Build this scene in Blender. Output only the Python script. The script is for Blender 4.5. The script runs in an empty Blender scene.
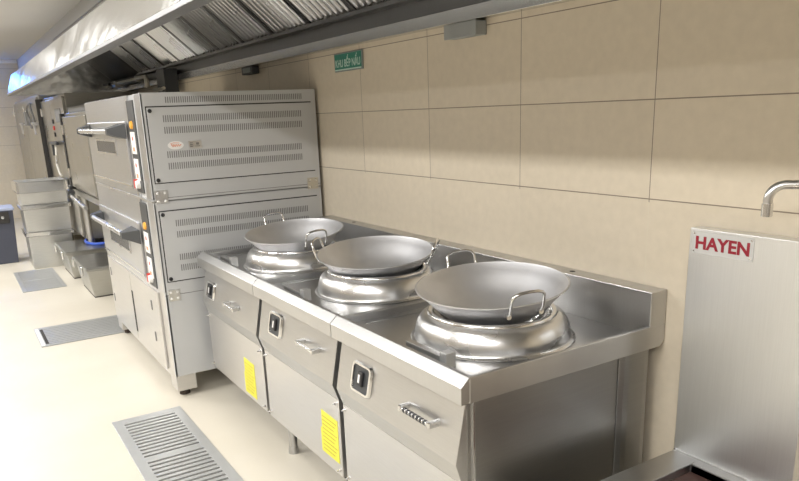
import bpy, bmesh, math, random
from math import pi, sin, cos, radians
from mathutils import Vector, Matrix
random.seed(7)
SC = bpy.context.scene
COL = SC.collection

# ------------------------------------------------------------------ materials
def new_mat(name):
    m = bpy.data.materials.new(name); m.use_nodes = True
    nt = m.node_tree; b = nt.nodes['Principled BSDF']
    return m, nt, b

def plain(name, col, rough=.5, metal=0., noise=0., nscale=8., spec=None, emit=None, estr=0.):
    m, nt, b = new_mat(name)
    b.inputs['Roughness'].default_value = rough
    b.inputs['Metallic'].default_value = metal
    if spec is not None: b.inputs['Specular IOR Level'].default_value = spec
    if noise > 0:
        tc = nt.nodes.new('ShaderNodeTexCoord'); n = nt.nodes.new('ShaderNodeTexNoise')
        n.inputs['Scale'].default_value = nscale; n.inputs['Detail'].default_value = 4
        nt.links.new(tc.outputs['Object'], n.inputs['Vector'])
        mx = nt.nodes.new('ShaderNodeMix'); mx.data_type = 'RGBA'
        mx.inputs[6].default_value = (*[max(0, c*(1-noise)) for c in col], 1)
        mx.inputs[7].default_value = (*[min(1, c*(1+noise)) for c in col], 1)
        nt.links.new(n.outputs['Fac'], mx.inputs[0]); nt.links.new(mx.outputs[2], b.inputs['Base Color'])
    else:
        b.inputs['Base Color'].default_value = (*col, 1)
    if emit:
        b.inputs['Emission Color'].default_value = (*emit, 1); b.inputs['Emission Strength'].default_value = estr
    return m

def steel(name, col=(.62,.61,.59), rough=.28, stretch=(1,1,60), bump=.02, var=.08, rvar=.08, wave=0.):
    """brushed stainless sheet: long thin noise streaks in colour, gloss and height"""
    m, nt, b = new_mat(name)
    b.inputs['Metallic'].default_value = 1
    tc = nt.nodes.new('ShaderNodeTexCoord'); mp = nt.nodes.new('ShaderNodeMapping')
    mp.inputs['Scale'].default_value = stretch
    nt.links.new(tc.outputs['Object'], mp.inputs['Vector'])
    n = nt.nodes.new('ShaderNodeTexNoise'); n.inputs['Scale'].default_value = 9; n.inputs['Detail'].default_value = 5
    nt.links.new(mp.outputs['Vector'], n.inputs['Vector'])
    n2 = nt.nodes.new('ShaderNodeTexNoise'); n2.inputs['Scale'].default_value = 3.2; n2.inputs['Detail'].default_value = 3
    nt.links.new(tc.outputs['Object'], n2.inputs['Vector'])
    mx = nt.nodes.new('ShaderNodeMix'); mx.data_type = 'RGBA'
    mx.inputs[6].default_value = (*[c*(1-var) for c in col], 1); mx.inputs[7].default_value = (*[min(1, c*(1+var)) for c in col], 1)
    nt.links.new(n.outputs['Fac'], mx.inputs[0]); nt.links.new(mx.outputs[2], b.inputs['Base Color'])
    mr = nt.nodes.new('ShaderNodeMapRange'); mr.inputs['To Min'].default_value = max(.02, rough-rvar); mr.inputs['To Max'].default_value = rough+rvar
    nt.links.new(n2.outputs['Fac'], mr.inputs['Value']); nt.links.new(mr.outputs['Result'], b.inputs['Roughness'])
    bp = nt.nodes.new('ShaderNodeBump'); bp.inputs['Strength'].default_value = bump; bp.inputs['Distance'].default_value = .002
    nt.links.new(n.outputs['Fac'], bp.inputs['Height'])
    if wave > 0:
        bp2 = nt.nodes.new('ShaderNodeBump'); bp2.inputs['Strength'].default_value = wave; bp2.inputs['Distance'].default_value = .02
        nt.links.new(n2.outputs['Fac'], bp2.inputs['Height']); nt.links.new(bp.outputs['Normal'], bp2.inputs['Normal'])
        nt.links.new(bp2.outputs['Normal'], b.inputs['Normal'])
    else:
        nt.links.new(bp.outputs['Normal'], b.inputs['Normal'])
    return m

def tile_mat(name, axis, base=(.67,.595,.475)):
    """0.6 x 0.3 m beige stone-look tiles, stack bond; axis = 0 for a wall along x, 1 for a wall along y"""
    m, nt, b = new_mat(name)
    g = nt.nodes.new('ShaderNodeNewGeometry'); s = nt.nodes.new('ShaderNodeSeparateXYZ')
    nt.links.new(g.outputs['Position'], s.inputs[0])
    def M(op, a, c=None):
        n = nt.nodes.new('ShaderNodeMath'); n.operation = op
        for i, v in enumerate((a, c)):
            if v is None: continue
            if isinstance(v, (int, float)): n.inputs[i].default_value = v
            else: nt.links.new(v, n.inputs[i])
        return n.outputs[0]
    def edge(o, size, w):
        f = M('FRACT', M('ADD', M('DIVIDE', o, size), 100.5))
        d = M('ABSOLUTE', M('SUBTRACT', f, .5))            # 0 on a joint
        return M('LESS_THAN', d, w/size/2)
    ex = edge(s.outputs[axis], .6, .003); ez = edge(s.outputs[2], .3, .0035)
    gr = M('MAXIMUM', ex, ez)
    # every tile a slightly different tone
    fx = M('FLOOR', M('DIVIDE', s.outputs[axis], .6)); fz = M('FLOOR', M('DIVIDE', s.outputs[2], .3))
    cmb = nt.nodes.new('ShaderNodeCombineXYZ'); nt.links.new(fx, cmb.inputs[0]); nt.links.new(fz, cmb.inputs[1])
    wn = nt.nodes.new('ShaderNodeTexWhiteNoise'); nt.links.new(cmb.outputs[0], wn.inputs['Vector'])
    n = nt.nodes.new('ShaderNodeTexNoise'); n.inputs['Scale'].default_value = 28; n.inputs['Detail'].default_value = 6
    nt.links.new(g.outputs['Position'], n.inputs['Vector'])
    t = M('ADD', M('MULTIPLY', n.outputs['Fac'], .8), M('MULTIPLY', wn.outputs['Value'], .25))
    mx = nt.nodes.new('ShaderNodeMix'); mx.data_type = 'RGBA'
    mx.inputs[6].default_value = (*[c*.88 for c in base], 1); mx.inputs[7].default_value = (*[c*1.1 for c in base], 1)
    nt.links.new(t, mx.inputs[0])
    # grout: brown and thin on the upper rows, clean and pale on the lower ones
    gm = nt.nodes.new('ShaderNodeMix'); gm.data_type = 'RGBA'
    gm.inputs[6].default_value = (.66,.60,.48,1); gm.inputs[7].default_value = (.24,.195,.15,1)
    nt.links.new(M('GREATER_THAN', s.outputs[2], 1.19), gm.inputs[0])
    m2 = nt.nodes.new('ShaderNodeMix'); m2.data_type = 'RGBA'
    nt.links.new(gr, m2.inputs[0]); nt.links.new(mx.outputs[2], m2.inputs[6]); nt.links.new(gm.outputs[2], m2.inputs[7])
    nt.links.new(m2.outputs[2], b.inputs['Base Color'])
    b.inputs['Roughness'].default_value = .38
    bp = nt.nodes.new('ShaderNodeBump'); bp.inputs['Strength'].default_value = .4; bp.inputs['Distance'].default_value = .002; bp.invert = True
    nt.links.new(gr, bp.inputs['Height']); nt.links.new(bp.outputs['Normal'], b.inputs['Normal'])
    return m

def floor_mat():
    m, nt, b = new_mat('cream_floor')
    tc = nt.nodes.new('ShaderNodeTexCoord')
    n = nt.nodes.new('ShaderNodeTexNoise'); n.inputs['Scale'].default_value = 2.2; n.inputs['Detail'].default_value = 7
    n2 = nt.nodes.new('ShaderNodeTexNoise'); n2.inputs['Scale'].default_value = 60; n2.inputs['Detail'].default_value = 2
    nt.links.new(tc.outputs['Object'], n.inputs['Vector']); nt.links.new(tc.outputs['Object'], n2.inputs['Vector'])
    mx = nt.nodes.new('ShaderNodeMix'); mx.data_type = 'RGBA'
    mx.inputs[6].default_value = (.58,.535,.445,1); mx.inputs[7].default_value = (.69,.65,.565,1)
    nt.links.new(n.outputs['Fac'], mx.inputs[0]); nt.links.new(mx.outputs[2], b.inputs['Base Color'])
    mr = nt.nodes.new('ShaderNodeMapRange'); mr.inputs['To Min'].default_value = .34; mr.inputs['To Max'].default_value = .5
    nt.links.new(n2.outputs['Fac'], mr.inputs['Value']); nt.links.new(mr.outputs['Result'], b.inputs['Roughness'])
    return m

M = dict(
    steel = steel('brushed_steel', (.54,.54,.54), .34, (60,1,1)),
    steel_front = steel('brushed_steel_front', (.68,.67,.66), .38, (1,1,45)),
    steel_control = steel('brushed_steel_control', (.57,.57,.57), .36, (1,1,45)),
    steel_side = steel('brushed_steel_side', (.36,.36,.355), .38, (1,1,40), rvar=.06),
    steel_top = steel('brushed_steel_top', (.52,.52,.52), .33, (1,50,1)),
    steel_smooth = steel('satin_steel', (.68,.68,.68), .28, (1,1,30), bump=.005, var=.03, rvar=.04),
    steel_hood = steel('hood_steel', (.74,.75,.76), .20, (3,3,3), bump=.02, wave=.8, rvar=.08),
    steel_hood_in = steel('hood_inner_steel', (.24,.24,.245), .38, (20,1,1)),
    steel_strip = steel('hood_gutter_steel', (.62,.62,.62), .22, (1,40,40)),
    steel_oven = steel('oven_front_steel', (.60,.61,.63), .33, (1,1,50)),
    steel_pan = steel('pan_steel', (.72,.72,.70), .34, (1,1,20), var=.1),
    steel_far = steel('cabinet_steel', (.44,.43,.40), .30, (1,1,30), var=.12),
    steel_box = steel('box_steel', (.50,.50,.48), .30, (1,1,20), var=.12),
    steel_sink = steel('sink_steel', (.50,.50,.50), .36, (30,1,1), var=.05),
    steel_panel = steel('splash_panel_steel', (.80,.81,.81), .42, (40,1,1), var=.05, rvar=.05),
    wok = steel('wok_steel', (.72,.725,.75), .50, (2,2,2), var=.06, rvar=.05),
    chrome = plain('chrome', (.74,.74,.74), .16, 1),
    dark = plain('black_plastic', (.02,.02,.022), .4),
    charcoal = plain('dark_grey_plastic', (.045,.048,.052), .45),
    gap = plain('dark_recess', (.03,.028,.026), .7),
    oven_side = plain('grey_painted_sheet', (.58,.59,.60), .42, .25, .03, 3),
    slot = plain('vent_slot_dark', (.20,.20,.20), .6),
    white = plain('white_enamel', (.82,.81,.80), .4),
    red = plain('red_marking', (.55,.05,.04), .5),
    orange = plain('orange_lamp', (.9,.42,.05), .35),
    badge_ink = plain('pale_red_ink', (.75,.30,.18), .5),
    hayen = plain('crimson_lettering', (.30,.012,.03), .45),
    plate = plain('white_nameplate', (.58,.58,.57), .35),
    yellow = plain('yellow_sticker', (.74,.70,.07), .55),
    yellow_ink = plain('sticker_print', (.42,.36,.03), .6),
    green = plain('green_sign_face', (.03,.22,.16), .4),
    sign_text = plain('sign_lettering', (.55,.72,.66), .5),
    grey_paint = plain('grey_box_paint', (.34,.36,.36), .5, .3),
    grey_frame = plain('grey_sign_frame', (.25,.29,.28), .5),
    bin = plain('dark_blue_grey_plastic', (.062,.068,.098), .5, 0, .1, 5),
    bin_rim = plain('pale_blue_lid', (.33,.37,.50), .5),
    glass = plain('dark_bottle_glass', (.02,.03,.03), .08),
    hose = plain('grey_rubber_hose', (.14,.14,.14), .5),
    hose_pale = plain('pale_hose', (.62,.60,.55), .45),
    blue = plain('blue_hose', (.03,.10,.55), .4),
    rust = plain('rust_brown_stain', (.085,.045,.038), .55, 0, .5, 30),
    rubber = plain('brown_foot', (.05,.035,.028), .7, 0, .3, 40),
    window = plain('dark_oven_glass', (.05,.052,.055), .25, spec=.25),
    grate = plain('zinc_grating', (.48,.49,.49), .38, .5, .08, 14),
    drain = plain('drain_pit', (.16,.15,.14), .8),
    ceil = plain('painted_ceiling', (.60,.585,.56), .75, 0, .02, 2),
    trim = plain('grey_bulkhead', (.45,.45,.44), .6),
    wall = tile_mat('beige_tiles_long', 0), wall_dim = tile_mat('dimmed_tiles_long', 0, (.34,.30,.25)), wall_shade = tile_mat('dimmed_tiles_end', 1, (.26,.235,.20)), wall_end = tile_mat('beige_tiles_end', 1, (.64,.58,.48)),  # the two darker tile copies dim bounce light and reflections from unseen walls
    floor = floor_mat(),
    brass = plain('pale_valve_metal', (.60,.57,.50), .35, .8),
    diffuser = plain('lamp_diffuser', (.9,.9,.9), .5, emit=(1,.98,.94), estr=4.),
    uv = plain('blue_white_tube', (.6,.7,1), .5, emit=(.06,.28,1.0), estr=28.),
)

# ------------------------------------------------------------------ mesh building
class MB:
    def __init__(s): s.v = []; s.f = []; s.sm = []
    def add(s, vs, fs, smooth=False, mat=None):
        o = len(s.v)
        s.v += [tuple(mat @ Vector(p)) if mat else tuple(p) for p in vs]
        s.f += [tuple(i+o for i in f) for f in fs]; s.sm += [smooth]*len(fs); return s
    def box(s, x0, x1, y0, y1, z0, z1, mat=None):
        vs = [(x,y,z) for x in (x0,x1) for y in (y0,y1) for z in (z0,z1)]
        return s.add(vs, [(0,1,3,2),(4,6,7,5),(0,4,5,1),(2,3,7,6),(0,2,6,4),(1,5,7,3)], False, mat)
    def prism(s, poly, a0, a1, axis='x', mat=None):
        """poly in the two other axes (y,z), (x,z) or (x,y)"""
        n = len(poly)
        def P(q, a): return {'x': (a,q[0],q[1]), 'y': (q[0],a,q[1]), 'z': (q[0],q[1],a)}[axis]
        vs = [P(q,a0) for q in poly] + [P(q,a1) for q in poly]
        fs = [tuple(range(n))[::-1], tuple(range(n,2*n))] + [(i,(i+1)%n,n+(i+1)%n,n+i) for i in range(n)]
        return s.add(vs, fs, False, mat)
    def cyl(s, p0, p1, r0, r1=None, seg=20, cap=True):
        r1 = r0 if r1 is None else r1
        p0 = Vector(p0); p1 = Vector(p1); d = (p1-p0).normalized()
        u = d.orthogonal().normalized(); w = d.cross(u)
        vs = []
        for p, r in ((p0,r0),(p1,r1)):
            for i in range(seg):
                a = 2*pi*i/seg; vs.append(p + (u*cos(a)+w*sin(a))*r)
        fs = [(i,(i+1)%seg,seg+(i+1)%seg,seg+i) for i in range(seg)]
        s.add(vs, fs, True)
        if cap: s.add(vs, [tuple(range(seg))[::-1], tuple(range(seg,2*seg))])
        return s
    def tube(s, pts, r, seg=10, closed=False):
        pts = [Vector(p) for p in pts]; n = len(pts); vs = []
        u = None
        for i, p in enumerate(pts):
            a = pts[(i-1) % n] if (closed or i) else p; c = pts[(i+1) % n] if (closed or i < n-1) else p
            d = (c-a).normalized()
            u = d.orthogonal().normalized() if u is None else (u - d*u.dot(d)).normalized()
            w = d.cross(u)
            for k in range(seg):
                t = 2*pi*k/seg; vs.append(p + (u*cos(t)+w*sin(t))*r)
        m = n if closed else n-1
        fs = [(i*seg+k, i*seg+(k+1)%seg, ((i+1)%n)*seg+(k+1)%seg, ((i+1)%n)*seg+k) for i in range(m) for k in range(seg)]
        s.add(vs, fs, True)
        if not closed: s.add(vs, [tuple(range(seg))[::-1], tuple(range((n-1)*seg, n*seg))])
        return s
    def lathe(s, prof, c=(0,0,0), seg=64, closed=False):
        """prof: (r,z) list revolved about z through c"""
        vs = []; n = len(prof)
        for r, z in prof:
            for k in range(seg):
                a = 2*pi*k/seg; vs.append((c[0]+r*cos(a), c[1]+r*sin(a), c[2]+z))
        m = n if closed else n-1
        fs = [(i*seg+k, i*seg+(k+1)%seg, ((i+1)%n)*seg+(k+1)%seg, ((i+1)%n)*seg+k) for i in range(m) for k in range(seg)]
        return s.add(vs, fs, True)
    def build(s, name, mat, parent=None, bevel=0, loc=None, seg=2, rot=None):
        me = bpy.data.meshes.new(name); me.from_pydata(s.v, [], s.f); me.update()
        bm = bmesh.new(); bm.from_mesh(me); bmesh.ops.remove_doubles(bm, verts=bm.verts, dist=1e-6)
        bmesh.ops.recalc_face_normals(bm, faces=bm.faces); bm.to_mesh(me); bm.free()
        for p in me.polygons: p.use_smooth = len(p.vertices) == 4 and any(s.sm)
        if any(s.sm):
            try: me.set_sharp_from_angle(angle=radians(38))
            except Exception: pass
        me.materials.append(mat)
        o = bpy.data.objects.new(name, me); COL.objects.link(o)
        if parent: o.parent = parent
        if loc: o.location = loc
        if rot: o.rotation_euler = rot
        if bevel:
            b = o.modifiers.new('bevel', 'BEVEL'); b.width = bevel; b.segments = seg; b.limit_method = 'ANGLE'; b.angle_limit = radians(40)
        return o

def tag(o, label, cat, group=None, kind=None):
    if label: o['label'] = label
    if cat: o['category'] = cat
    if group: o['group'] = group
    if kind: o['kind'] = kind
    return o
def thing(name, label, cat, loc=(0,0,0), group=None):
    o = bpy.data.objects.new(name, None); COL.objects.link(o); o.location = loc; o.empty_display_size = .1
    return tag(o, label, cat, group)
def struct(o): o['kind'] = 'structure'; return o
def text(name, body, size, mat, parent, loc, rot, bold=0., depth=.0008, sx=1.):
    cu = bpy.data.curves.new(name, 'FONT'); cu.body = body; cu.size = size; cu.offset = bold; cu.extrude = depth
    cu.align_x = 'CENTER'; cu.align_y = 'CENTER'
    t = bpy.data.objects.new(name, cu); COL.objects.link(t)
    dg = bpy.context.evaluated_depsgraph_get(); me = bpy.data.meshes.new_from_object(t.evaluated_get(dg))
    bpy.data.objects.remove(t); me.materials.clear(); me.materials.append(mat)
    o = bpy.data.objects.new(name, me); COL.objects.link(o); o.parent = parent; o.location = loc; o.rotation_euler = rot; o.scale = (sx,1,1)
    return o
def arc(cx, cz, r, a0, a1, n=6):
    return [(cx + r*cos(radians(a0+(a1-a0)*i/n)), cz + r*sin(radians(a0+(a1-a0)*i/n))) for i in range(n+1)]

# ------------------------------------------------------------------ room shell
XF, XN, YO, ZC = -12.0, 3.2, -5.6, 2.53
struct(MB().box(XF-.1, XN+.1, YO-.1, .1, -.08, 0).build('floor', M['floor']))
struct(MB().box(XF-.1, XN+.1, YO-.1, .1, ZC, ZC+.08).build('ceiling', M['ceil']))
struct(MB().box(XF-.1, XN+.1, 0, .1, 0, ZC).build('wall_back', M['wall']))
struct(MB().box(XF-.1, XF, YO, 0, 0, ZC).build('wall_left', M['wall_end']))
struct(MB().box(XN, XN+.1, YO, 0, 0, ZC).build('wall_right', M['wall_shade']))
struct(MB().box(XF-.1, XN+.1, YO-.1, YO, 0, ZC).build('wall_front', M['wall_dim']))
# bulkhead between hood and ceiling, cornice at the far wall
struct(MB().box(XF, 2.2, -.622, -.56, 2.30, ZC).build('trim_1', M['trim']))
struct(MB().box(XF, XF+.06, YO, -.63, ZC-.05, ZC).build('trim_2', M['white'], bevel=.01))

# ------------------------------------------------------------------ exhaust hood
HX0, HX1 = -7.56, 2.1
hood = thing('exhaust_hood', 'long stainless exhaust hood with slatted grease filters running above the whole cooking line', 'extractor hood', ((HX0+HX1)/2, -.6, 1.82))
ox = (HX0+HX1)/2
def H(mb, name, mat, **k):
    for i, v in enumerate(mb.v): mb.v[i] = (v[0]-ox, v[1]+.6, v[2]-1.82)
    return mb.build(name, mat, hood, **k)
H(MB().prism([(-1.1775,1.838),(-1.103,2.036),(-.63,2.362),(-.63,2.352),(-1.096,2.028),(-1.168,1.834)], HX0, HX1), 'canopy_face', M['steel_hood'])
H(MB().prism([(-1.178,1.82),(-1.178,1.838),(-1.12,1.838),(-1.12,1.82)], HX0, HX1), 'lower_rim', M['steel_hood_in'], bevel=.002)
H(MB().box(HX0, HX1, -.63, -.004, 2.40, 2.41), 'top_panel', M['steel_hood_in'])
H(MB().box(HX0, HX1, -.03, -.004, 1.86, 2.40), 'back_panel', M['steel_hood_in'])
H(MB().prism([(-.052,1.823),(-.052,1.873),(-.049,1.873),(-.049,1.829),(-.004,1.829),(-.004,1.823)], HX0, HX1), 'gutter', M['steel_strip'], bevel=.001)
for xe in (HX0, HX1):
    a, b2 = (xe-.004, xe) if xe == HX0 else (xe, xe+.004)
    H(MB().prism([(-1.178,1.82),(-1.103,2.036),(-.63,2.362),(-.63,2.41),(-.004,2.41),(-.004,1.823)], a, b2), 'end_panel', M['steel_hood'])
# sloping plain interior panel beyond the filters
FY0, FZ0, FY1, FZ1 = -.06, 1.955, -.50, 2.335
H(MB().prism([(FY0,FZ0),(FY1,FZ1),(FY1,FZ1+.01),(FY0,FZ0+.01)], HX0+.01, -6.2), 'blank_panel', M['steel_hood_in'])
H(MB().prism([(FY0-.0,FZ0-.012),(FY0-.03,FZ0-.012),(FY0-.03,FZ0+.006),(-.03,FZ0+.006),(-.03,FZ0-.012)], -6.2, HX1), 'filter_ledge', M['steel_hood_in'], bevel=.001)
# the grease filters: a frame, U-shaped baffles and a wire handle each
L = math.hypot(FY1-FY0, FZ1-FZ0); ang = math.atan2(FZ1-FZ0, -(FY1-FY0))
fw = .5
def filt_mb_frame():
    m = MB(); e = .018
    m.box(0, fw-.004, 0, L, .018, .022)
    m.box(0, e, 0, L, -.004, .018); m.box(fw-.004-e, fw-.004, 0, L, -.004, .018)
    m.box(e, fw-.004-e, 0, .012, -.004, .018); m.box(e, fw-.004-e, L-.015, L, -.004, .018)
    return m
def filt_mb_baffles():
    m = MB(); n = 8; p = (fw-.04)/n
    for k in range(n):
        x = .018 + k*p + .008; w = p*.55
        pts = [(x,.012),(x+.004,.002),(x+w*.35,-.004),(x+w*.65,-.004),(x+w-.004,.002),(x+w,.012)]
        m.prism(pts + [(q[0],q[1]+.002) for q in pts[::-1]], .013, L-.016, 'y')
    return m
proto = None
nf = int((HX1+6.2)/fw)
for i in range(nf):
    if proto is None:
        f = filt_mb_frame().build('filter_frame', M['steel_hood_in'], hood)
        b = filt_mb_baffles().build('baffles', M['steel_smooth'], f)
        h = MB().tube([(.20,.10,-.004),(.20,.10,-.02),(.23,.10,-.028),(.27,.10,-.028),(.30,.10,-.02),(.30,.10,-.004)], .0035, 6).build('wire_handle', M['chrome'], f)
        proto = (f, b, h)
    else:
        f = proto[0].copy(); COL.objects.link(f); f.parent = hood
        for c in proto[1:]:
            d = c.copy(); COL.objects.link(d); d.parent = f
    # local y runs down from the top edge, local -z faces the room
    f.location = (-6.2 + i*fw - ox, FY1+.6, FZ1-1.82)
    f.rotation_euler = (-ang, 0, 0)

# ------------------------------------------------------------------ woks
def wok_profile():
    r = .242
    out = [(0,-.130),(.03,-.1285),(.06,-.124),(.09,-.1165),(.115,-.1075),(.14,-.0955),(.16,-.083),(.175,-.071),(.19,-.0555),(.205,-.039),(.222,-.020),(r,0)]
    inner = [(max(0,q[0]-.0025), q[1]+.003) for q in out[::-1]]
    inner[0] = (r-.003, .001)
    return out + [(r+.0035, .001), (r+.0035, .004), (r-.001, .0045)] + inner
def make_wok(loc, tilt, hang, label):
    t = thing('wok', label, 'wok', loc, 'carbon steel woks on the ranges')
    t.rotation_euler = (tilt[0], tilt[1], 0)
    MB().lathe(wok_profile(), seg=72).build('bowl', M['wok'], t)
    for k, da in enumerate((0, pi)):
        a = hang+da; u = Vector((cos(a), sin(a), 0)); w = Vector((-sin(a), cos(a), 0))
        pts = []
        for s_, o_, z_ in [(-.052,.225,-.030),(-.052,.240,-.012),(-.052,.250,.018),(-.050,.2555,.034),(-.042,.259,.043),(-.028,.261,.048),(0,.262,.050),
                           (.028,.261,.048),(.042,.259,.043),(.050,.2555,.034),(.052,.250,.018),(.052,.240,-.012),(.052,.225,-.030)]:
            o2 = o_ + .002
            pts.append(u*o2 + w*s_ + Vector((0,0,z_)))
        hm = MB().tube(pts, .0048, 10)
        hd = hm.build('handle', M['chrome'], t)
        for s_ in (-.052, .052):
            p = u*.2275 + w*s_ + Vector((0,0,-.028)); MB().cyl(p-u*.006, p+u*.008, .008, seg=12).build('rivet', M['chrome'], hd)
    return t

# ------------------------------------------------------------------ wok ranges
WT = .783   # level of the recessed top
def slant(z):  # y of the slanted control panel face at height z
    return -.775 + (.74-z)/(.74-.555)*(-.812+.775)
def make_range(x0, x1, burner, label, sw, hd, stick, clip, right_end=False):
    W = x1-x0; g = .016
    t = thing('wok_range', label, 'cooker', (x0, 0, 0), 'wok ranges along the tiled wall')
    # cabinet
    xr = W-.03 if right_end else W-g
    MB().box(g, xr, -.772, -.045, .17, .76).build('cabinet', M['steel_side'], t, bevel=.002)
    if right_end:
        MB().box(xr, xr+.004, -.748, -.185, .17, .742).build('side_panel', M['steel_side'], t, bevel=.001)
        MB().box(xr, xr+.006, -.7535, -.7495, .17, .742).build('side_seam', M['chrome'], t)
        pr = [(xr-.01,-.18)] + [(xr+.012+.0*k, 0) for k in []] + [(xr+.004,-.18),(xr+.014,-.165),(xr+.017,-.145),(xr+.017,-.075),(xr+.014,-.055),(xr+.004,-.042),(xr-.01,-.042)]
        MB().prism(pr, .12, .742, 'z').build('corner_post', M['steel_side'], t, bevel=.002)
    # top: front lip with chamfer, side lips, rear strip and a sunken pan
    lip = [(-.812,.742),(-.812,.792),(-.784,.817),(-.772,.817),(-.766,WT),(-.766,.76),(-.79,.742)]
    MB().prism(lip, .001, W-.001).build('front_lip', M['steel'], t, bevel=.0015)
    MB().box(.012, W-.012, -.768, -.07, WT-.045, WT).build('top_pan', M['steel_top'], t)
    s = MB()
    if right_end:
        s.prism([(-.784,.742),(-.784,.816),(-.075,.816),(-.003,.816),(-.003,.765),(-.010,.752),(-.022,.742)], W-.014, W).build('side_lip', M['steel'], t, bevel=.002)
    else:
        s.box(W-.013, W-.001, -.772, -.075, .755, .806).build('side_lip', M['steel'], t, bevel=.0015)
    MB().box(.001, .013, -.772, -.075, .755, .806).build('side_lip', M['steel'], t, bevel=.0015)
    MB().box(.055, .059, -.70, -.15, WT, WT+.003).build('pan_rib', M['steel_top'], t)
    # rear splashback box
    sb = MB().box(.001, W-.001, -.075, -.003, .755, .926).build('splashback', M['steel'], t, bevel=.002)
    hx = W*.42 if not right_end else W-.37
    MB().cyl((hx,-.038,.9255),(hx,-.038,.9268),.010).build('drain_hole', M['gap'], sb)
    # front: slanted control panel stepping back to the flat service panel
    cp = MB().prism([(-.772,.742),(slant(.74),.742),(-.812,.555),(-.791,.492),(-.772,.492)], g, W-g if not right_end else W-.03).build('control_panel', M['steel_control'], t, bevel=.002)
    fp = MB().box(g, W-g if not right_end else W-.03, -.791, -.773, .175, .491).build('service_panel', M['steel_front'], t, bevel=.002)
    xe = W-g if not right_end else W-.03
    for sx, sz in ((g+.018,.472),(xe-.018,.472),(g+.018,.20),(xe-.018,.20)):
        m = MB().cyl((sx,-.790,sz),(sx,-.799,sz),.0075,.0055,12); m.cyl((sx,-.799,sz),(sx,-.806,sz),.003,.003,8)
        m.build('screw', M['chrome'], fp)
    # rotary switch: chrome frame, black recess, bright toggle.  built flat then leaned with the panel
    lean = math.atan2(.812-.775, .74-.555)
    def on_panel(xc, zc): return (xc, slant(zc)-.0015, zc)
    sx0, sx1, sz0, sz1 = sw
    xc, zc = (sx0+sx1)/2, (sz0+sz1)/2; w, h = (sx1-sx0)/2, (sz1-sz0)/2
    def rr(w, h, r, n=4):
        out = []
        for cx, cy, a in ((w-r,h-r,0),(-w+r,h-r,90),(-w+r,-h+r,180),(w-r,-h+r,270)):
            out += arc(cx, cy, r, a, a+90, n)
        return out
    o = rr(w, h, .018); i_ = rr(w-.014, h-.012, .010); n = len(o)
    m = MB()
    vs = [(p[0],0,p[1]) for p in o] + [(p[0],-.009,p[1]) for p in rr(w-.003,h-.003,.017)] + [(p[0],-.009,p[1]) for p in rr(w-.012,h-.010,.011)] + [(p[0],-.001,p[1]) for p in i_]
    m.add(vs, [(a*n+k, a*n+(k+1)%n, (a+1)*n+(k+1)%n, (a+1)*n+k) for a in range(3) for k in range(n)], True)
    fr = m.build('switch_frame', M['chrome'], cp, loc=on_panel(xc, zc), rot=(-lean,0,0))
    MB().prism(i_, -.0035, 0, 'y').build('switch_recess', M['charcoal'], fr)
    MB().box(-.016,.016,-.014,-.0035,-.024,.026).build('switch_lever', M['dark'], fr, bevel=.003)
    MB().box(-.005,.005,-.016,-.0142,-.012,.016).build('switch_mark', M['white'], fr)
    # pull handle
    hx0, hx1, hz = hd
    m = MB(); yb = slant(hz); m.cyl((hx0+.012, yb-.030, hz),(hx1-.012, yb-.030, hz),.0065)
    ph = m.build('pull_handle', M['chrome'], cp)
    for xx in (hx0, hx1-.014): MB().box(xx, xx+.014, yb-.038, yb+.004, hz-.010, hz+.011).build('handle_mount', M['steel_smooth'], ph, bevel=.004)
    for q in range(7 if right_end else 0):
        xx = hx0+.030 + (hx1-hx0-.06)*q/6; MB().cyl((xx-.0035, yb-.030, hz),(xx+.0035, yb-.030, hz),.0085, seg=14).build('grip_ring', M['charcoal'], ph)
    # yellow warning sticker on the service panel
    if stick:
        a0, a1, b0, b1 = stick
        st = MB().prism([(a0,b0),(a1,b0),(a1,b1-.004),(a0+.012,b1),(a0+.012,b1-.075),(a0,b1-.078)], -.7925, -.7912, 'y').build('warning_sticker', M['yellow'], fp)
        ln = MB()
        for q in range(9):
            zz = b1-.025-q*.017
            ln.box(a0+.018, a1-.010-(q%3)*.012, -.7931, -.7926, zz, zz+.0035)
        ln.build('printed_line', M['yellow_ink'], st)
    # feet
    MB().box(.03, xe-.02, -.715, -.06, .085, .169).build('under_shade', M['gap'], t)  # added dark box, its colour stands in for the shadow under the range
    for fx, fy in ((.10,-.725 if x0 == -1.412 else -.60), (W-.12,-.60), (.10,-.12), (W-.12,-.12)):
        lg = MB().cyl((fx,fy,.03),(fx,fy,.172),.019).build('leg', M['steel'], t)
        MB().cyl((fx,fy,0),(fx,fy,.03),.025,.021).build('foot', M['steel'], lg)
    # burner collar: spun dome with a polished seat ring
    bx, by = burner[0]-x0, burner[1]
    prof = [(.262,WT+.001),(.264,WT+.004),(.262,WT+.006),(.253,WT+.008),(.2505,WT+.012)] + [(.207+.043*cos(radians(a)), WT+.014+.070*sin(radians(a))) for a in range(6,90,7)] + [(.207,WT+.0845)]
    col = MB().lathe(prof, (bx,by,0), 96).build('burner_collar', M['steel_smooth'], t)
    prof = [(.2085,WT+.084)] + [(.199+.0095*cos(radians(a)), WT+.085+.0090*sin(radians(a))) for a in range(20, 200, 20)] + [(.188,WT+.078),(.150,WT+.012),(.06,WT+.010),(0.0,WT+.010)]
    MB().lathe(prof, (bx,by,0), 96).build('seat_ring', M['chrome'], col)
    # bent clips holding the collar
    c0, c1 = clip
    cl = MB().box(c0, c1-.03, -.738, -.716, WT, WT+.028).build('collar_bracket', M['steel'], t, bevel=.002)
    MB().box(c1-.034, c1, -.744, -.710, WT, WT+.046).build('bracket_tab', M['steel_panel'], cl, bevel=.002)
    return t

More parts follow.
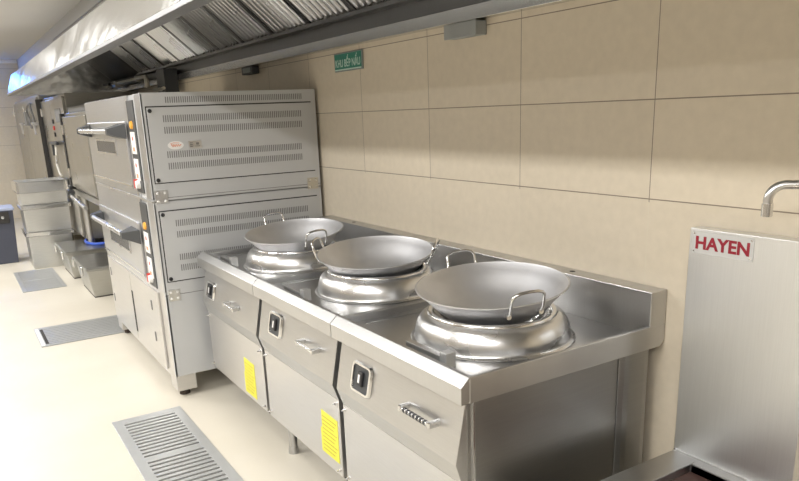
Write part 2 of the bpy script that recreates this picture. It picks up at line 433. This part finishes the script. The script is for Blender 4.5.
make_range(-.662, .092, (-.235,-.440), 'wok range at the end of the row, beside the wall panel with the nameplate',
           (.122,.250,.585,.692), (.462,.628,.642), None, (.372,.595), True)
make_range(-1.412, -.664, (-1.02,-.405), 'middle wok range of the row, its yellow sticker at the lower right of the front',
           (.130,.260,.600,.703), (.462,.612,.650), (.566,.712,.225,.403), (.174,.385))
make_range(-2.225, -1.414, (-1.755,-.445), 'wok range standing right against the grey-sided deck oven',
           (.085,.205,.585,.680), (.42,.57,.625), (.525,.672,.195,.375), (.165,.355))
make_wok((-.245,-.433,.950), (.070,.035), radians(-15), 'large empty wok nearest the camera, its handles left rear and right front')
make_wok((-1.039,-.400,.935), (.060,.066), radians(44), 'empty wok in the middle of the three, between the other two')
make_wok((-1.750,-.448,.943), (.078,.055), radians(0), 'empty wok farthest away, beside the grey side of the oven')

# ------------------------------------------------------------------ deck oven
OX0, OX1, OY = -3.93, -2.30, -.985
oven = thing('deck_oven', 'tall two-deck stainless baking oven with louvred grey side panel, left of the wok ranges', 'oven', ((OX0+OX1)/2, -.5, 0))
oc = (OX0+OX1)/2
def O(mb, name, mat, parent=None, **k):
    for i, v in enumerate(mb.v): mb.v[i] = (v[0]-oc, v[1]+.5, v[2])
    return mb.build(name, mat, parent or oven, **k)
O(MB().box(OX0+.01, OX1-.008, OY+.012, -.02, .13, 1.09), 'lower_body', M['oven_side'])
O(MB().box(OX0+.01, OX1-.008, OY+.012, -.02, 1.095, 1.632), 'upper_body', M['oven_side'], bevel=.002)
decks = ((1.098,1.632), (.600,1.085))
for di, (z0, z1) in enumerate(decks):
    fr = O(MB().box(OX0, -2.636, OY, OY+.014, z0, z1), 'front_panel', M['steel_oven'], bevel=.002)
    O(MB().box(-2.425, OX1, OY, OY+.014, z0, z1), 'corner_trim', M['steel_oven'], bevel=.004)
    zt, zb = (1.50,1.135) if di == 0 else (.945,.625)
    # drop-down door
    dr = O(MB().box(-3.87, -2.67, OY-.014, OY, zb, zt), 'door', M['steel_oven'], bevel=.004)
    O(MB().box(-3.87, -2.67, OY-.018, OY-.014, zb+.012, zb+.022), 'door_fold', M['chrome'], dr)
    w0, w1 = (1.322,1.388) if di == 0 else (.738,.815)
    O(MB().box(-3.56, -2.975, OY-.0165, OY-.013, w0, w1), 'viewing_window', M['window'], dr, bevel=.001)
    fr2 = MB()
    for a in ((-3.575,-2.96,w0-.012,w0),(-3.575,-2.96,w1,w1+.012),(-3.575,-3.56,w0,w1),(-2.975,-2.96,w0,w1)):
        fr2.box(a[0],a[1],OY-.019,OY-.013,a[2],a[3])
    O(fr2, 'window_frame', M['steel_smooth'], dr, bevel=.001)
    zh = 1.449 if di == 0 else .868
    hn = O(MB().cyl((-3.83,OY-.070,zh),(-2.80,OY-.070,zh),.017), 'door_handle', M['steel_smooth'], dr)
    for xa, xb in ((-3.84,-3.72),(-2.83,-2.64)):
        # wedge bracket: broad at the door, narrow at the bar
        if xa < -3.5: poly = [(xa,OY-.089),(xa+.03,OY-.089),(xb,OY-.0145),(xa,OY-.0145)]
        else: poly = [(xa,OY-.089),(xa+.05,OY-.089),(xb,OY-.0145),(xa-.02,OY-.0145)]
        m = MB(); hh = .026
        lo, hi = [], []
        for (x, y) in poly:
            k = (OY-.0145-y)/.0745; q = .042*(1-k)+.017*k
            lo.append((x,y,zh-q)); hi.append((x,y,zh+q))
        m.add(lo+hi, [(3,2,1,0),(4,5,6,7)]+[(i,(i+1)%4,4+(i+1)%4,4+i) for i in range(4)])
        O(m, 'handle_bracket', M['charcoal'], hn, bevel=.003)
    # black control strip
    c0, c1 = (1.125,1.605) if di == 0 else (.603,1.070)
    cs = O(MB().box(-2.60, -2.445, OY-.006, OY+.008, c0, c1), 'control_strip', M['charcoal'], bevel=.003)
    O(MB().box(-2.636,-2.60,OY,OY+.012,z0,z1), 'strip_edge', M['steel_smooth'], cs)
    O(MB().box(-2.445,-2.425,OY,OY+.012,z0,z1), 'strip_edge', M['oven_side'], cs)
    hgt = c1-c0
    O(MB().cyl((-2.52,OY-.006,c1-.125),(-2.52,OY-.016,c1-.125),.022,.018), 'indicator_lamp', M['orange'], cs)
    for q, (a, b2) in enumerate(((.16,.275),(.30,.415))):
        pl = O(MB().box(-2.575,-2.475,OY-.010,OY-.006,c1-hgt*.0-b2,c1-a), 'thermostat_plate', M['white'], cs, bevel=.003)
        O(MB().cyl((-2.525,OY-.010,c1-a-.034),(-2.525,OY-.0115,c1-a-.034),.011), 'dial_mark', M['red'], pl)
        O(MB().box(-2.545,-2.505,OY-.011,OY-.0101,c1-b2+.015,c1-b2+.035), 'dial_scale', M['badge_ink'], pl)
    kn = O(MB().cyl((-2.525,OY-.006,c0+.045),(-2.525,OY-.026,c0+.045),.024,.020), 'knob', M['white'], cs)
    O(MB().box(-2.560,-2.540,OY-.0275,OY-.006,c0+.025,c0+.072), 'knob_mark', M['red'], kn)
# groove strip between the decks
O(MB().box(OX0, OX1, OY-.004, OY+.01, 1.086, 1.097), 'deck_seam', M['steel_smooth'], bevel=.001)
# base cupboard
O(MB().box(OX0+.02, OX1, OY+.002, OY+.014, .10, .600), 'base_front', M['steel_front'], bevel=.002)
for x0, x1, sx in ((-3.86,-3.16,-3.20),(-3.14,-2.44,-3.115)):
    d = O(MB().box(x0, x1, OY-.010, OY+.002, .135, .585), 'base_door', M['steel_front'], bevel=.003)
    if x0 > -3.5: O(MB().box(-3.150,-3.122,OY-.0125,OY-.0095,.19,.46), 'finger_slot', M['gap'], d)
    for hz in (.26,.45):
        hx = x0+.06 if x0 < -3.5 else -2.62
        O(MB().box(hx,hx+.018,OY-.0135,OY-.0095,hz,hz+.055), 'hinge', M['slot'], d)
# right side: frame, screwed louvred panels, plates
X1 = OX1
O(MB().box(X1-.010, X1, OY, -.02, .125, 1.085), 'side_frame', M['oven_side'], bevel=.002)
O(MB().box(X1-.010, X1, OY, -.02, 1.095, 1.634), 'side_frame', M['oven_side'], bevel=.002)
def slots(rows, parent, dz=.034):
    for z, ya, yb in rows:
        m = MB()
        n = int((yb-ya)/.0112)
        for k in range(n):
            y = ya + k*.0112
            m.prism([(y,z-dz/2),(y+.0052,z-dz/2),(y+.0062,z+dz/2),(y+.001,z+dz/2)], X1+.0035, X1+.0046)
        O(m, 'vent_slots', M['slot'], parent)
p1 = O(MB().box(X1, X1+.004, -.958, -.055, 1.187, 1.562), 'side_panel', M['oven_side'], bevel=.001)
slots([(1.505,-.883,-.108),(1.448,-.883,-.108),(1.326,-.883,-.112),(1.268,-.883,-.112)], p1)
p2 = O(MB().box(X1, X1+.004, -.958, -.055, .665, 1.037), 'side_panel', M['oven_side'], bevel=.001)
slots([(.972,-.883,-.105),(.912,-.883,-.105),(.790,-.883,-.105),(.732,-.883,-.105)], p2)
m = MB(); n = 0
for k in range(68):
    y = -.86 + k*.0112; m.prism([(y,1.582),(y+.0052,1.582),(y+.0062,1.612),(y+.001,1.612)], X1, X1+.0008)
O(m, 'vent_slots', M['slot'])
# dark shadow gaps round the screwed panels
for (z0, z1) in ((1.187,1.562),(.665,1.037)):
    m = MB(); m.box(X1,X1+.0015,-.964,-.958,z0-.004,z1+.006); m.box(X1,X1+.0015,-.964,-.05,z1,z1+.006); m.box(X1,X1+.0015,-.964,-.05,z0-.005,z0)
    O(m, 'panel_gap', M['gap'])
O(MB().box(X1,X1+.0012,-.985,-.02,1.107,1.110), 'seam_line', M['slot'])
O(MB().box(X1,X1+.0012,-.985,-.02,.588,.591), 'seam_line', M['slot'])
for pz, pn in ((1.545,p1),(1.200,p1),(1.022,p2),(.678,p2)):
    O(MB().cyl((X1+.003,-.944,pz),(X1+.012,-.944,pz),.011,.009), 'latch_screw', M['dark'], pn)
for (y0, y1, z0, z1, mt) in ((-.972,-.905,1.080,1.148,'steel_smooth'),(-.968,-.905,.556,.618,'steel_smooth'),(-.105,-.038,1.080,1.145,'brass')):
    b = O(MB().box(X1,X1+.004,y0,y1,z0,z1), 'joining_plate', M[mt], bevel=.001)
    for yy in (y0+.014,y1-.014):
        for zz in (z0+.014,z1-.014): O(MB().cyl((X1+.004,yy,zz),(X1+.009,yy,zz),.0065,.005,12), 'plate_bolt', M['white' if mt != 'brass' else 'chrome'], b)
# badge and rating plate
m = MB(); seg = 40; pts = [(-.834+.041*cos(2*pi*k/seg), 1.371+.021*sin(2*pi*k/seg)) for k in range(seg)]
m.prism(pts, X1+.004, X1+.0055)
bd = O(m, 'oval_badge', M['white'], p1)
m = MB()
pts = []
for k in range(49):
    u = k/48; pts.append((X1+.0062, -.858+.052*u, 1.370+.007*sin(u*2*pi*4.5)*(1-.45*u)))
m.tube(pts, .0016, 6)
m.tube([(X1+.0062,-.862,1.380),(X1+.0062,-.845,1.384),(X1+.0062,-.815,1.382)], .0012, 6)
O(m, 'badge_script', M['badge_ink'], bd)
rp = O(MB().box(X1+.004,X1+.0052,-.767,-.700,1.352,1.388), 'rating_plate', M['steel_smooth'], p1)
m = MB()
for q in range(3): m.box(X1+.0052,X1+.0056,-.760,-.745,1.358+.009*q,1.363+.009*q)
m.box(X1+.0052,X1+.0056,-.735,-.708,1.360,1.363); m.box(X1+.0052,X1+.0056,-.728,-.712,1.368,1.380)
O(m, 'plate_print', M['slot'], rp)
for lx in (OX0+.03, OX1-.135):
    for ly in (OY+.004, -.16):
        lg = O(MB().box(lx, lx+.13, ly, ly+.11, .035, .128), 'leg', M['steel_front'], bevel=.004)
        O(MB().cyl((lx+.075,ly+.05,0),(lx+.075,ly+.05,.036),.030,.026), 'foot', M['rubber'], lg)

# ------------------------------------------------------------------ far steam cabinets
def cab(x0, x1, y0, zt, name, label, zb=.12, handle=True, strip=True, hose=False, double=False, cat='steam cabinet'):
    t = thing(name, label, cat, ((x0+x1)/2, -.4, 0), None)
    cx = (x0+x1)/2
    def B(mb, nm, mt, par=None, **k):
        for i, v in enumerate(mb.v): mb.v[i] = (v[0]-cx, v[1]+.4, v[2])
        return mb.build(nm, M[mt], par or t, **k)
    B(MB().box(x0, x1, y0+.03, -.03, zb, zt), 'body', 'steel_far', bevel=.006)
    n = 2 if double else 1; w = (x1-x0)/n
    for k in range(n):
        a, b2 = x0+k*w+.012, x0+(k+1)*w-.012
        d = B(MB().box(a, b2-(1.0 if strip else 0), y0, y0+.028, zb+.03, zt-.03), 'door', 'steel_far', bevel=.006)
        if handle:
            hx = x1-.80 if strip else b2-.06
            hz = 1.30 if zt < 1.85 else 1.52
            h = B(MB().box(hx-.02,hx+.02,y0-.05,y0-.001,hz-.02,hz+.02).box(hx-.18,hx+.42 if strip else hx+.03,y0-.075,y0-.045,hz-.012,hz+.018).box(hx-.01,hx+.02,y0-.07,y0-.045,hz-.13,hz), 'door_handle', 'charcoal' if zt < 1.85 else 'steel_smooth', d, bevel=.005)
        for hz in (zb+.12, zt-.2):
            B(MB().cyl((a+.01,y0-.008,hz),(a+.01,y0-.008,hz+.09),.012), 'hinge', 'chrome', d)
    if strip:
        s = B(MB().box(x1-1.0, x1-.01, y0, y0+.028, zb+.03, zt-.03), 'control_column', 'steel_far', bevel=.004)
        B(MB().box(x1-.65, x1-.22, y0-.004, y0, zt-.28, zt-.14), 'vent_plate', 'slot', s)
        for zz, mt in ((zt-.42,'dark'),(zt-.49,'red'),(zt-.56,'dark')):
            B(MB().box(x1-.93, x1-.86, y0-.012, y0, zz+.13, zz+.175), 'switch', mt, s, bevel=.002)
    for lx in (x0+.05, x1-.05):
        for ly in (y0+.09, -.10): B(MB().cyl((lx,ly,0),(lx,ly,zb+.003),.025,.03), 'leg', 'steel')
    return t, B
t, B = cab(-11.6, -8.36, -.82, 1.86, 'steam_cabinet', 'tall steel steaming cabinet against the far wall, with a coiled hose on its door', strip=False, double=True)
pts = [(-9.0+.30*cos(a), -.845-.01*sin(3*a), 1.62+.15*sin(a)) for a in [2*pi*k/28 for k in range(28)]]
B(MB().tube(pts, .012, 8, True), 'coiled_hose', 'hose')
B(MB().box(-9.75,-9.55,-.86,-.82,1.50,1.68), 'hose_hook', 'slot', bevel=.004)
B(MB().box(-11.2,-8.6,-.60,-.20,1.862,1.875), 'top_flue', 'gap')
t, B = cab(-8.33, -6.50, -.78, 1.80, 'steam_cabinet', 'steel steaming cabinet with black lever handle and side switches, middle of the far row', zb=.32)
pts = [(-7.25,-.81,1.28),(-7.2,-.83,1.18),(-7.28,-.83,1.08),(-7.15,-.83,.98),(-7.05,-.83,.96)]
B(MB().tube(pts, .011, 8), 'drain_hose', 'hose_pale')
B(MB().box(-8.36,-8.335,-.83,-.05,.32,1.80), 'gap_shade', 'gap')  # dark slab painted as the shade in the gap between the cabinets
t, B = cab(-6.42, -5.05, -.82, 1.60, 'steam_cabinet', 'plain flat-fronted steel steaming cabinet nearest the oven, black gap at its left edge', zb=.86, handle=False, strip=False)
B(MB().box(-6.48,-6.41,-.83,-.05,.86,1.60), 'gap_shade', 'gap')  # another dark slab, shade of the gap put in as colour
B(MB().box(-6.35,-5.10,-.76,-.10,1.602,1.66).box(-6.2,-5.15,-.60,-.2,1.66,1.70), 'top_vent', 'slot', bevel=.004)
B(MB().box(-6.42,-5.05,-.80,-.06,.80,.858), 'stand_frame', 'steel_far', bevel=.004)
m = MB().tube([(-6.29,-.86,.84),(-6.2,-.86,.80),(-5.9,-.85,.77),(-5.6,-.84,.74)], .020, 10)
B(m, 'drain_pipe', 'steel_smooth')
B(MB().cyl((-6.34,-.86,.84),(-6.24,-.86,.84),.035).cyl((-6.29,-.86,.84),(-6.29,-.86,.90),.015).box(-6.38,-6.20,-.87,-.85,.895,.91), 'valve', 'charcoal')

# ------------------------------------------------------------------ steel boxes on the floor
def lidded_box(x0, x1, y0, y1, z1, label):
    t = thing('storage_box', label, 'box', ((x0+x1)/2,(y0+y1)/2,0), 'lidded steel boxes on the floor')
    cx, cy = (x0+x1)/2, (y0+y1)/2; a, b2 = (x1-x0)/2, (y1-y0)/2; k = .86
    m = MB(); vs = [(s*a*f, r*b2*f, z) for z, f in ((.006,k),(z1-.03,1)) for s, r in ((-1,-1),(1,-1),(1,1),(-1,1))]
    m.add(vs, [(3,2,1,0),(4,5,6,7)]+[(i,(i+1)%4,4+(i+1)%4,4+i) for i in range(4)])
    m.build('bin_body', M['steel_box'], t, bevel=.008)
    lid = MB().box(-a-.015, a+.015, -b2-.015, b2+.015, z1-.03, z1).build('lid', M['steel_box'], t, bevel=.008)
    for hx in (-a*.85, a*.55):
        MB().box(hx-.05, hx+.05, -b2-.03, -b2-.012, z1-.09, z1-.01).build('latch', M['chrome'], lid, bevel=.006)
    MB().box(-a*k, a*k, -b2*k, b2*k, 0, .007).build('base_rim', M['gap'], t)
    return t
lidded_box(-5.77, -5.07, -.99, -.40, .285, 'lidded steel box on the floor nearer the oven')
lidded_box(-6.80, -6.06, -1.02, -.40, .285, 'lidded steel box on the floor behind the nearer one, blue hose on its lid')
tag(MB().tube([(-6.45+.23*cos(a), -.60+.17*sin(a), .300+.013*(1+sin(2*a))*.5) for a in [2*pi*k/40 for k in range(40)]], .0145, 10, True).build('blue_hose', M['blue']),
    'loop of bright blue hose lying on the steel box lid', 'hose')
# three open steel pans stacked
def pan(z0, z1, rim, y0, y1, label):
    x0, x1 = -7.40, -6.95
    t = thing('steel_pan', label, 'container', ((x0+x1)/2,(y0+y1)/2,z0), 'steel containers stacked beside the bin')
    a, b2 = (x1-x0)/2, (y1-y0)/2; h = z1-z0; m = MB()
    o0 = [(s*a*.96, r*b2*.96, 0) for s, r in ((-1,-1),(1,-1),(1,1),(-1,1))]
    o1 = [(s*a, r*b2, h) for s, r in ((-1,-1),(1,-1),(1,1),(-1,1))]
    i1 = [(s*(a-.012), r*(b2-.012), h) for s, r in ((-1,-1),(1,-1),(1,1),(-1,1))]
    i0 = [(s*(a*.96-.012), r*(b2*.96-.012), .012) for s, r in ((-1,-1),(1,-1),(1,1),(-1,1))]
    vs = o0+o1+i1+i0
    fs = [(3,2,1,0),(12,13,14,15)] + [(q*4+i, q*4+(i+1)%4, (q+1)*4+(i+1)%4, (q+1)*4+i) for q in range(3) for i in range(4)]
    m.add(vs, fs); m.build('pan_body', M['steel_pan'], t, bevel=.004)
    r = MB(); e = .018
    for s in (-1, 1):
        r.box(s*(a+.006)-.012, s*(a+.006)+.012, -b2-e, b2+e, h-rim, h-.002)
        r.box(-a-e, a+e, s*(b2+.006)-.012, s*(b2+.006)+.012, h-rim, h-.002)
    r.build('rolled_rim', M['chrome'], t, bevel=.005)
    return t
pan(0, .395, .045, -1.265, -.83, 'bottom steel container of the stack, standing on the floor grate edge')
pan(.397, .685, .045, -1.27, -.815, 'middle steel container of the stack of three')
pan(.687, .930, .115, -1.28, -.81, 'top open steel container of the stack with a deep bright rim')

# waste bin cut by the left edge of the photo
t = thing('waste_bin', 'dark blue-grey waste bin holding bottles, left of the stacked steel containers', 'bin', (-7.72,-1.60,0))
m = MB(); vs = [(s*.20*f, r*.27*f, z) for z, f in ((0,.88),(.60,1),(.60,.94),(.03,.83)) for s, r in ((-1,-1),(1,-1),(1,1),(-1,1))]
m.add(vs, [(3,2,1,0),(12,13,14,15)]+[(q*4+i, q*4+(i+1)%4, (q+1)*4+(i+1)%4, (q+1)*4+i) for q in range(3) for i in range(4)])
m.build('bin_body', M['bin'], t, bevel=.01)
MB().box(-.21,.215,-.285,.285,.595,.625).build('rim', M['bin_rim'], t, bevel=.008)
MB().box(.206,.222,-.20,.22,.46,.585).build('recessed_panel', M['gap'], t, bevel=.004)
for k in range(6):
    y = -.17+.065*k
    MB().cyl((.21,y,.50+.02*(k%2)),(.232,y,.505+.02*(k%2)),.022,.016,12).build('grille_boss', M['chrome'], t)

# ------------------------------------------------------------------ floor grates
def grate(x0, x1, y0, y1, along_y, pitch, groups, label, border=.05, slot_w=.012):
    t = thing('floor_grate', label, 'drain grate', ((x0+x1)/2,(y0+y1)/2,0), 'steel drain grates in the floor')
    cx, cy = (x0+x1)/2, (y0+y1)/2
    def B(mb, nm, mt, par=None, **k):
        for i, v in enumerate(mb.v): mb.v[i] = (v[0]-cx, v[1]-cy, v[2])
        return mb.build(nm, M[mt], par or t, **k)
    fr = MB(); e = border
    fr.box(x0,x1,y0,y0+e,.0005,.007); fr.box(x0,x1,y1-e,y1,.0005,.007); fr.box(x0,x0+e,y0+e,y1-e,.0005,.007); fr.box(x1-e,x1,y0+e,y1-e,.0005,.007)
    B(fr, 'frame', 'grate', bevel=.001)
    B(MB().box(x0+e,x1-e,y0+e,y1-e,.0004,.0012), 'drain_channel', 'drain')
    bars = MB()
    if along_y:
        a = x0+e; k = 0
        while a < x1-e-.004:
            w = pitch-slot_w
            if groups and k and k % groups == 0: w += pitch*.9
            bars.box(a, min(a+w, x1-e), y0+e, y1-e, .0015, .0065); a += w+slot_w; k += 1
    else:
        a = y0+e
        while a < y1-e-.004:
            bars.box(x0+e, x1-e, a, min(a+pitch-slot_w, y1-e), .0015, .0065); a += pitch
    B(bars, 'bars', 'grate')
    return t, B
grate(-2.17, -.62, -1.366, -1.013, True, .0385, 12, 'long slotted floor grate in the foreground beside the ranges', .048, .015)
t, B = grate(-4.36, -3.83, -1.52, -.30, True, .046, 0, 'slotted floor grate running in under the left end of the oven', .03, .010)
B(MB().box(-4.30,-3.88,-1.485,-1.465,.0068,.0085), 'lifting_slot', 'gap')
B(MB().box(-4.33,-3.84,-1.515,-1.492,.0068,.010), 'edge_strip', 'white')
grate(-6.88, -5.80, -1.47, -1.09, True, .036, 14, 'small far floor grate in front of the stacked steel containers', .035, .008)

# ------------------------------------------------------------------ wall pieces
t = thing('junction_box', 'small grey metal junction box on the tiles just under the hood', 'electrical box', (-.895,0,1.80))
MB().box(-.10,.10,-.055,-.0005,-.035,.018).build('housing', M['grey_paint'], t, bevel=.004)
MB().box(-.103,.103,-.0585,-.052,-.037,.020).build('cover', M['grey_paint'], t, bevel=.003)
t = thing('socket_box', 'small dark socket box on the wall above the oven', 'electrical box', (-3.25,0,1.82))
MB().box(-.10,.10,-.05,-.0005,-.05,0).build('housing', M['charcoal'], t, bevel=.005)
MB().box(-.07,.07,-.054,-.05,-.04,-.01).build('cover', M['grey_frame'], t, bevel=.002)

t = thing('wall_sign', 'small green sign with pale lettering on the tiles under the hood, right of the oven', 'sign', (-1.908,0,1.752))
MB().box(-.150,.150,-.010,-.002,-.046,.046).build('frame', M['grey_frame'], t, bevel=.002)
MB().box(-.142,.142,-.0115,-.0098,-.040,.040).build('face', M['green'], t)
text('lettering', 'KHU BẾP NẤU', .052, M['sign_text'], t, (0,-.0122,-.008), (pi/2,0,0), .0006, .0004, .80)
MB().box(-.142,.142,-.012,-.0112,-.040,-.034).build('lower_line', M['sign_text'], t)

# gas pipe with a valve on the wall beyond the oven, under the hood
t = thing('gas_pipe', 'pale pipe with a valve on the wall beyond the oven', 'pipe', (-6.6,-.06,1.90))
MB().tube([(-1.0,-.06,0),(0,-.06,0),(.85,-.06,0),(.9,-.06,-.03),(.9,-.06,-.1)], .022, 10).build('pipe', M['brass'], t)
MB().cyl((-.55,-.06,0),(-.35,-.06,0),.045).cyl((-.45,-.06,0),(-.45,-.16,0),.02).build('valve_body', M['chrome'], t)
MB().box(-.60,-.30,-.18,-.155,-.012,.012).build('lever', M['charcoal'], t, bevel=.003)
for cx_ in (-1.0,.5): MB().box(cx_,cx_+.03,-.08,.0295,-.03,.03).build('clamp', M['steel_smooth'], t)
# damper box hanging on the hood's rear panel above the oven
t = thing('damper_box', 'dark box with a pull handle under the hood, above the oven', 'box', (-5.0,-.052,1.80))
MB().box(-.13,.13,-.12,-.003,-.08,.12).build('housing', M['charcoal'], t, bevel=.006)
MB().tube([(-.17,-.14,-.04),(.0,-.15,-.05),(.16,-.14,-.04)], .014, 8).build('pull_handle', M['brass'], t)
MB().box(-.02,.02,-.145,-.118,-.06,-.03).build('handle_mount', M['steel_smooth'], t)

# ------------------------------------------------------------------ wash sink, splash panel, faucet
t = thing('wash_sink', 'low stainless sink with tall plain splash panel, bottom right corner of the picture', 'sink', (.19,0,0))
sx1 = .80
m = MB(); zt = .43
m.box(0,.09,-.62,-.05,zt-.04,zt); m.box(sx1-.06,sx1,-.62,-.05,zt-.04,zt); m.box(.09,sx1-.06,-.088,-.05,zt-.04,zt); m.box(.09,sx1-.06,-.62,-.56,zt-.04,zt)
m.build('worktop', M['steel_sink'], t, bevel=.003)
m = MB()
m.box(.085,.09,-.565,-.083,.20,zt-.003); m.box(sx1-.06,sx1-.055,-.565,-.083,.20,zt-.003); m.box(.085,sx1-.055,-.088,-.083,.20,zt-.003); m.box(.085,sx1-.055,-.565,-.56,.20,zt-.003); m.box(.085,sx1-.055,-.565,-.083,.195,.20)
m.build('basin', M['steel_sink'], t)
m = MB().box(.091,sx1-.062,-.559,-.089,.392,.404); m.build('soaking_board', M['rust'], t)
MB().box(.30,.315,-.559,-.089,.405,.411).build('divider_bar', M['steel_sink'], t)
for lx in (.03, sx1-.03):
    for ly in (-.58,-.09): MB().cyl((lx,ly,0),(lx,ly,zt-.04),.019).build('leg', M['steel'], t)
sp = MB().box(0,.372,-.050,-.004,zt-.04,1.138).build('splash_panel', M['steel_panel'], t, bevel=.002)
MB().box(.002,.372,-.0535,-.050,zt,zt+.006).build('seal_line', M['chrome'], sp)
pl = MB().box(.010,.198,-.0515,-.0498,1.066,1.131).build('nameplate', M['plate'], sp, bevel=.0005)
for x in (.017,.191):
    for z in (1.073,1.124): MB().cyl((x,-.0515,z),(x,-.0535,z),.0035,.003,10).build('rivet', M['chrome'], pl)
text('lettering', 'HAYEN', .0500, M['hayen'], pl, (.1045,-.0522,1.0965), (pi/2,0,0), .0016, .0005, 1.03)
pts = [(.0,0,0),(0,0,.03)] + [(.0+.035-.035*cos(a), 0, .03+.035*sin(a)) for a in [pi/2*k/8 for k in range(1,9)]] + [(.18,0,.065),(.24,0,.065)]
t = thing('faucet', 'wall-mounted bent steel water spout above the splash panel', 'tap', (.53,-.25,1.235))
ang = radians(38)
P = [(x*cos(ang), x*sin(ang), z) for x, y, z in pts]; P.append((.31*cos(ang), .31*sin(ang), .065))
ex = (.246/sin(ang)); P[-1] = (ex*cos(ang), .246, .065)
MB().tube(P, .0105, 14).build('spout', M['steel_smooth'], t)
MB().cyl((0,0,-.008),(0,0,.022),.0125,.0125,18).build('aerator', M['chrome'], t)
MB().cyl((P[-1][0],.225,.065),(P[-1][0]+.01,.2465,.065),.028).build('wall_flange', M['chrome'], t)

# ------------------------------------------------------------------ lamps
lights = []
for row, (y, xs) in enumerate(((-1.75,(-6.9,-4.6,-2.3,0.0)), (-2.7,(-9.5,-7,-4.5,-2,.5,2.3)), (-4.5,(-9.5,-7,-4.5,-2,.5,2.3)))):
    for x in xs:
        lights.append((x, y))
        t = thing('ceiling_light', 'flush fluorescent ceiling light over the kitchen aisle', 'lamp', (x,y,ZC), 'flush ceiling lights')
        MB().box(-.62,.62,-.11,.11,-.03,-.001).build('housing', M['white'], t)
        MB().box(-.60,.60,-.09,.09,-.034,-.0305).build('diffuser', M['diffuser'], t)
        ld = bpy.data.lights.new('lamp', 'AREA'); ld.shape = 'RECTANGLE'; ld.size = 1.2; ld.size_y = .18
        ld.energy = (3.5,50,15)[row]; ld.color = (1,.985,.96)
        lo = bpy.data.objects.new('lamp', ld); COL.objects.link(lo); lo.parent = t; lo.location = (0,0,-.04)

t = thing('insect_lamp', 'blue-white insect lamp on the far wall', 'lamp', (XF,-1.36,2.42))
MB().box(.001,.10,-.32,.32,-.10,.10).build('housing', M['white'], t, bevel=.01)
MB().cyl((.12,-.30,.04),(.12,.30,.04),.016).build('tube', M['uv'], t)
MB().cyl((.12,-.30,-.04),(.12,.30,-.04),.016).build('tube', M['uv'], t)
# world: dim neutral fill (the room is closed, it only matters through nothing)
w = bpy.data.worlds.new('world'); SC.world = w; w.use_nodes = True
w.node_tree.nodes['Background'].inputs[0].default_value = (.5,.5,.5,1); w.node_tree.nodes['Background'].inputs[1].default_value = .3

# ------------------------------------------------------------------ camera
cd = bpy.data.cameras.new('camera'); cam = bpy.data.objects.new('camera', cd); COL.objects.link(cam); SC.camera = cam
cd.sensor_fit = 'HORIZONTAL'; cd.sensor_width = 36; cd.lens = 704.8737/799*36
cd.shift_x = 7.634/799; cd.shift_y = 68.947/799
cam.location = (1.46963, -1.84453, 1.49754); cam.rotation_euler = (1.29622964, .0396697506, 1.01669804)
cd.clip_start = .02
vs = SC.view_settings; vs.view_transform = 'Standard'; vs.look = 'None'; vs.gamma = 1; vs.exposure = 0.12; vs.use_curve_mapping = False
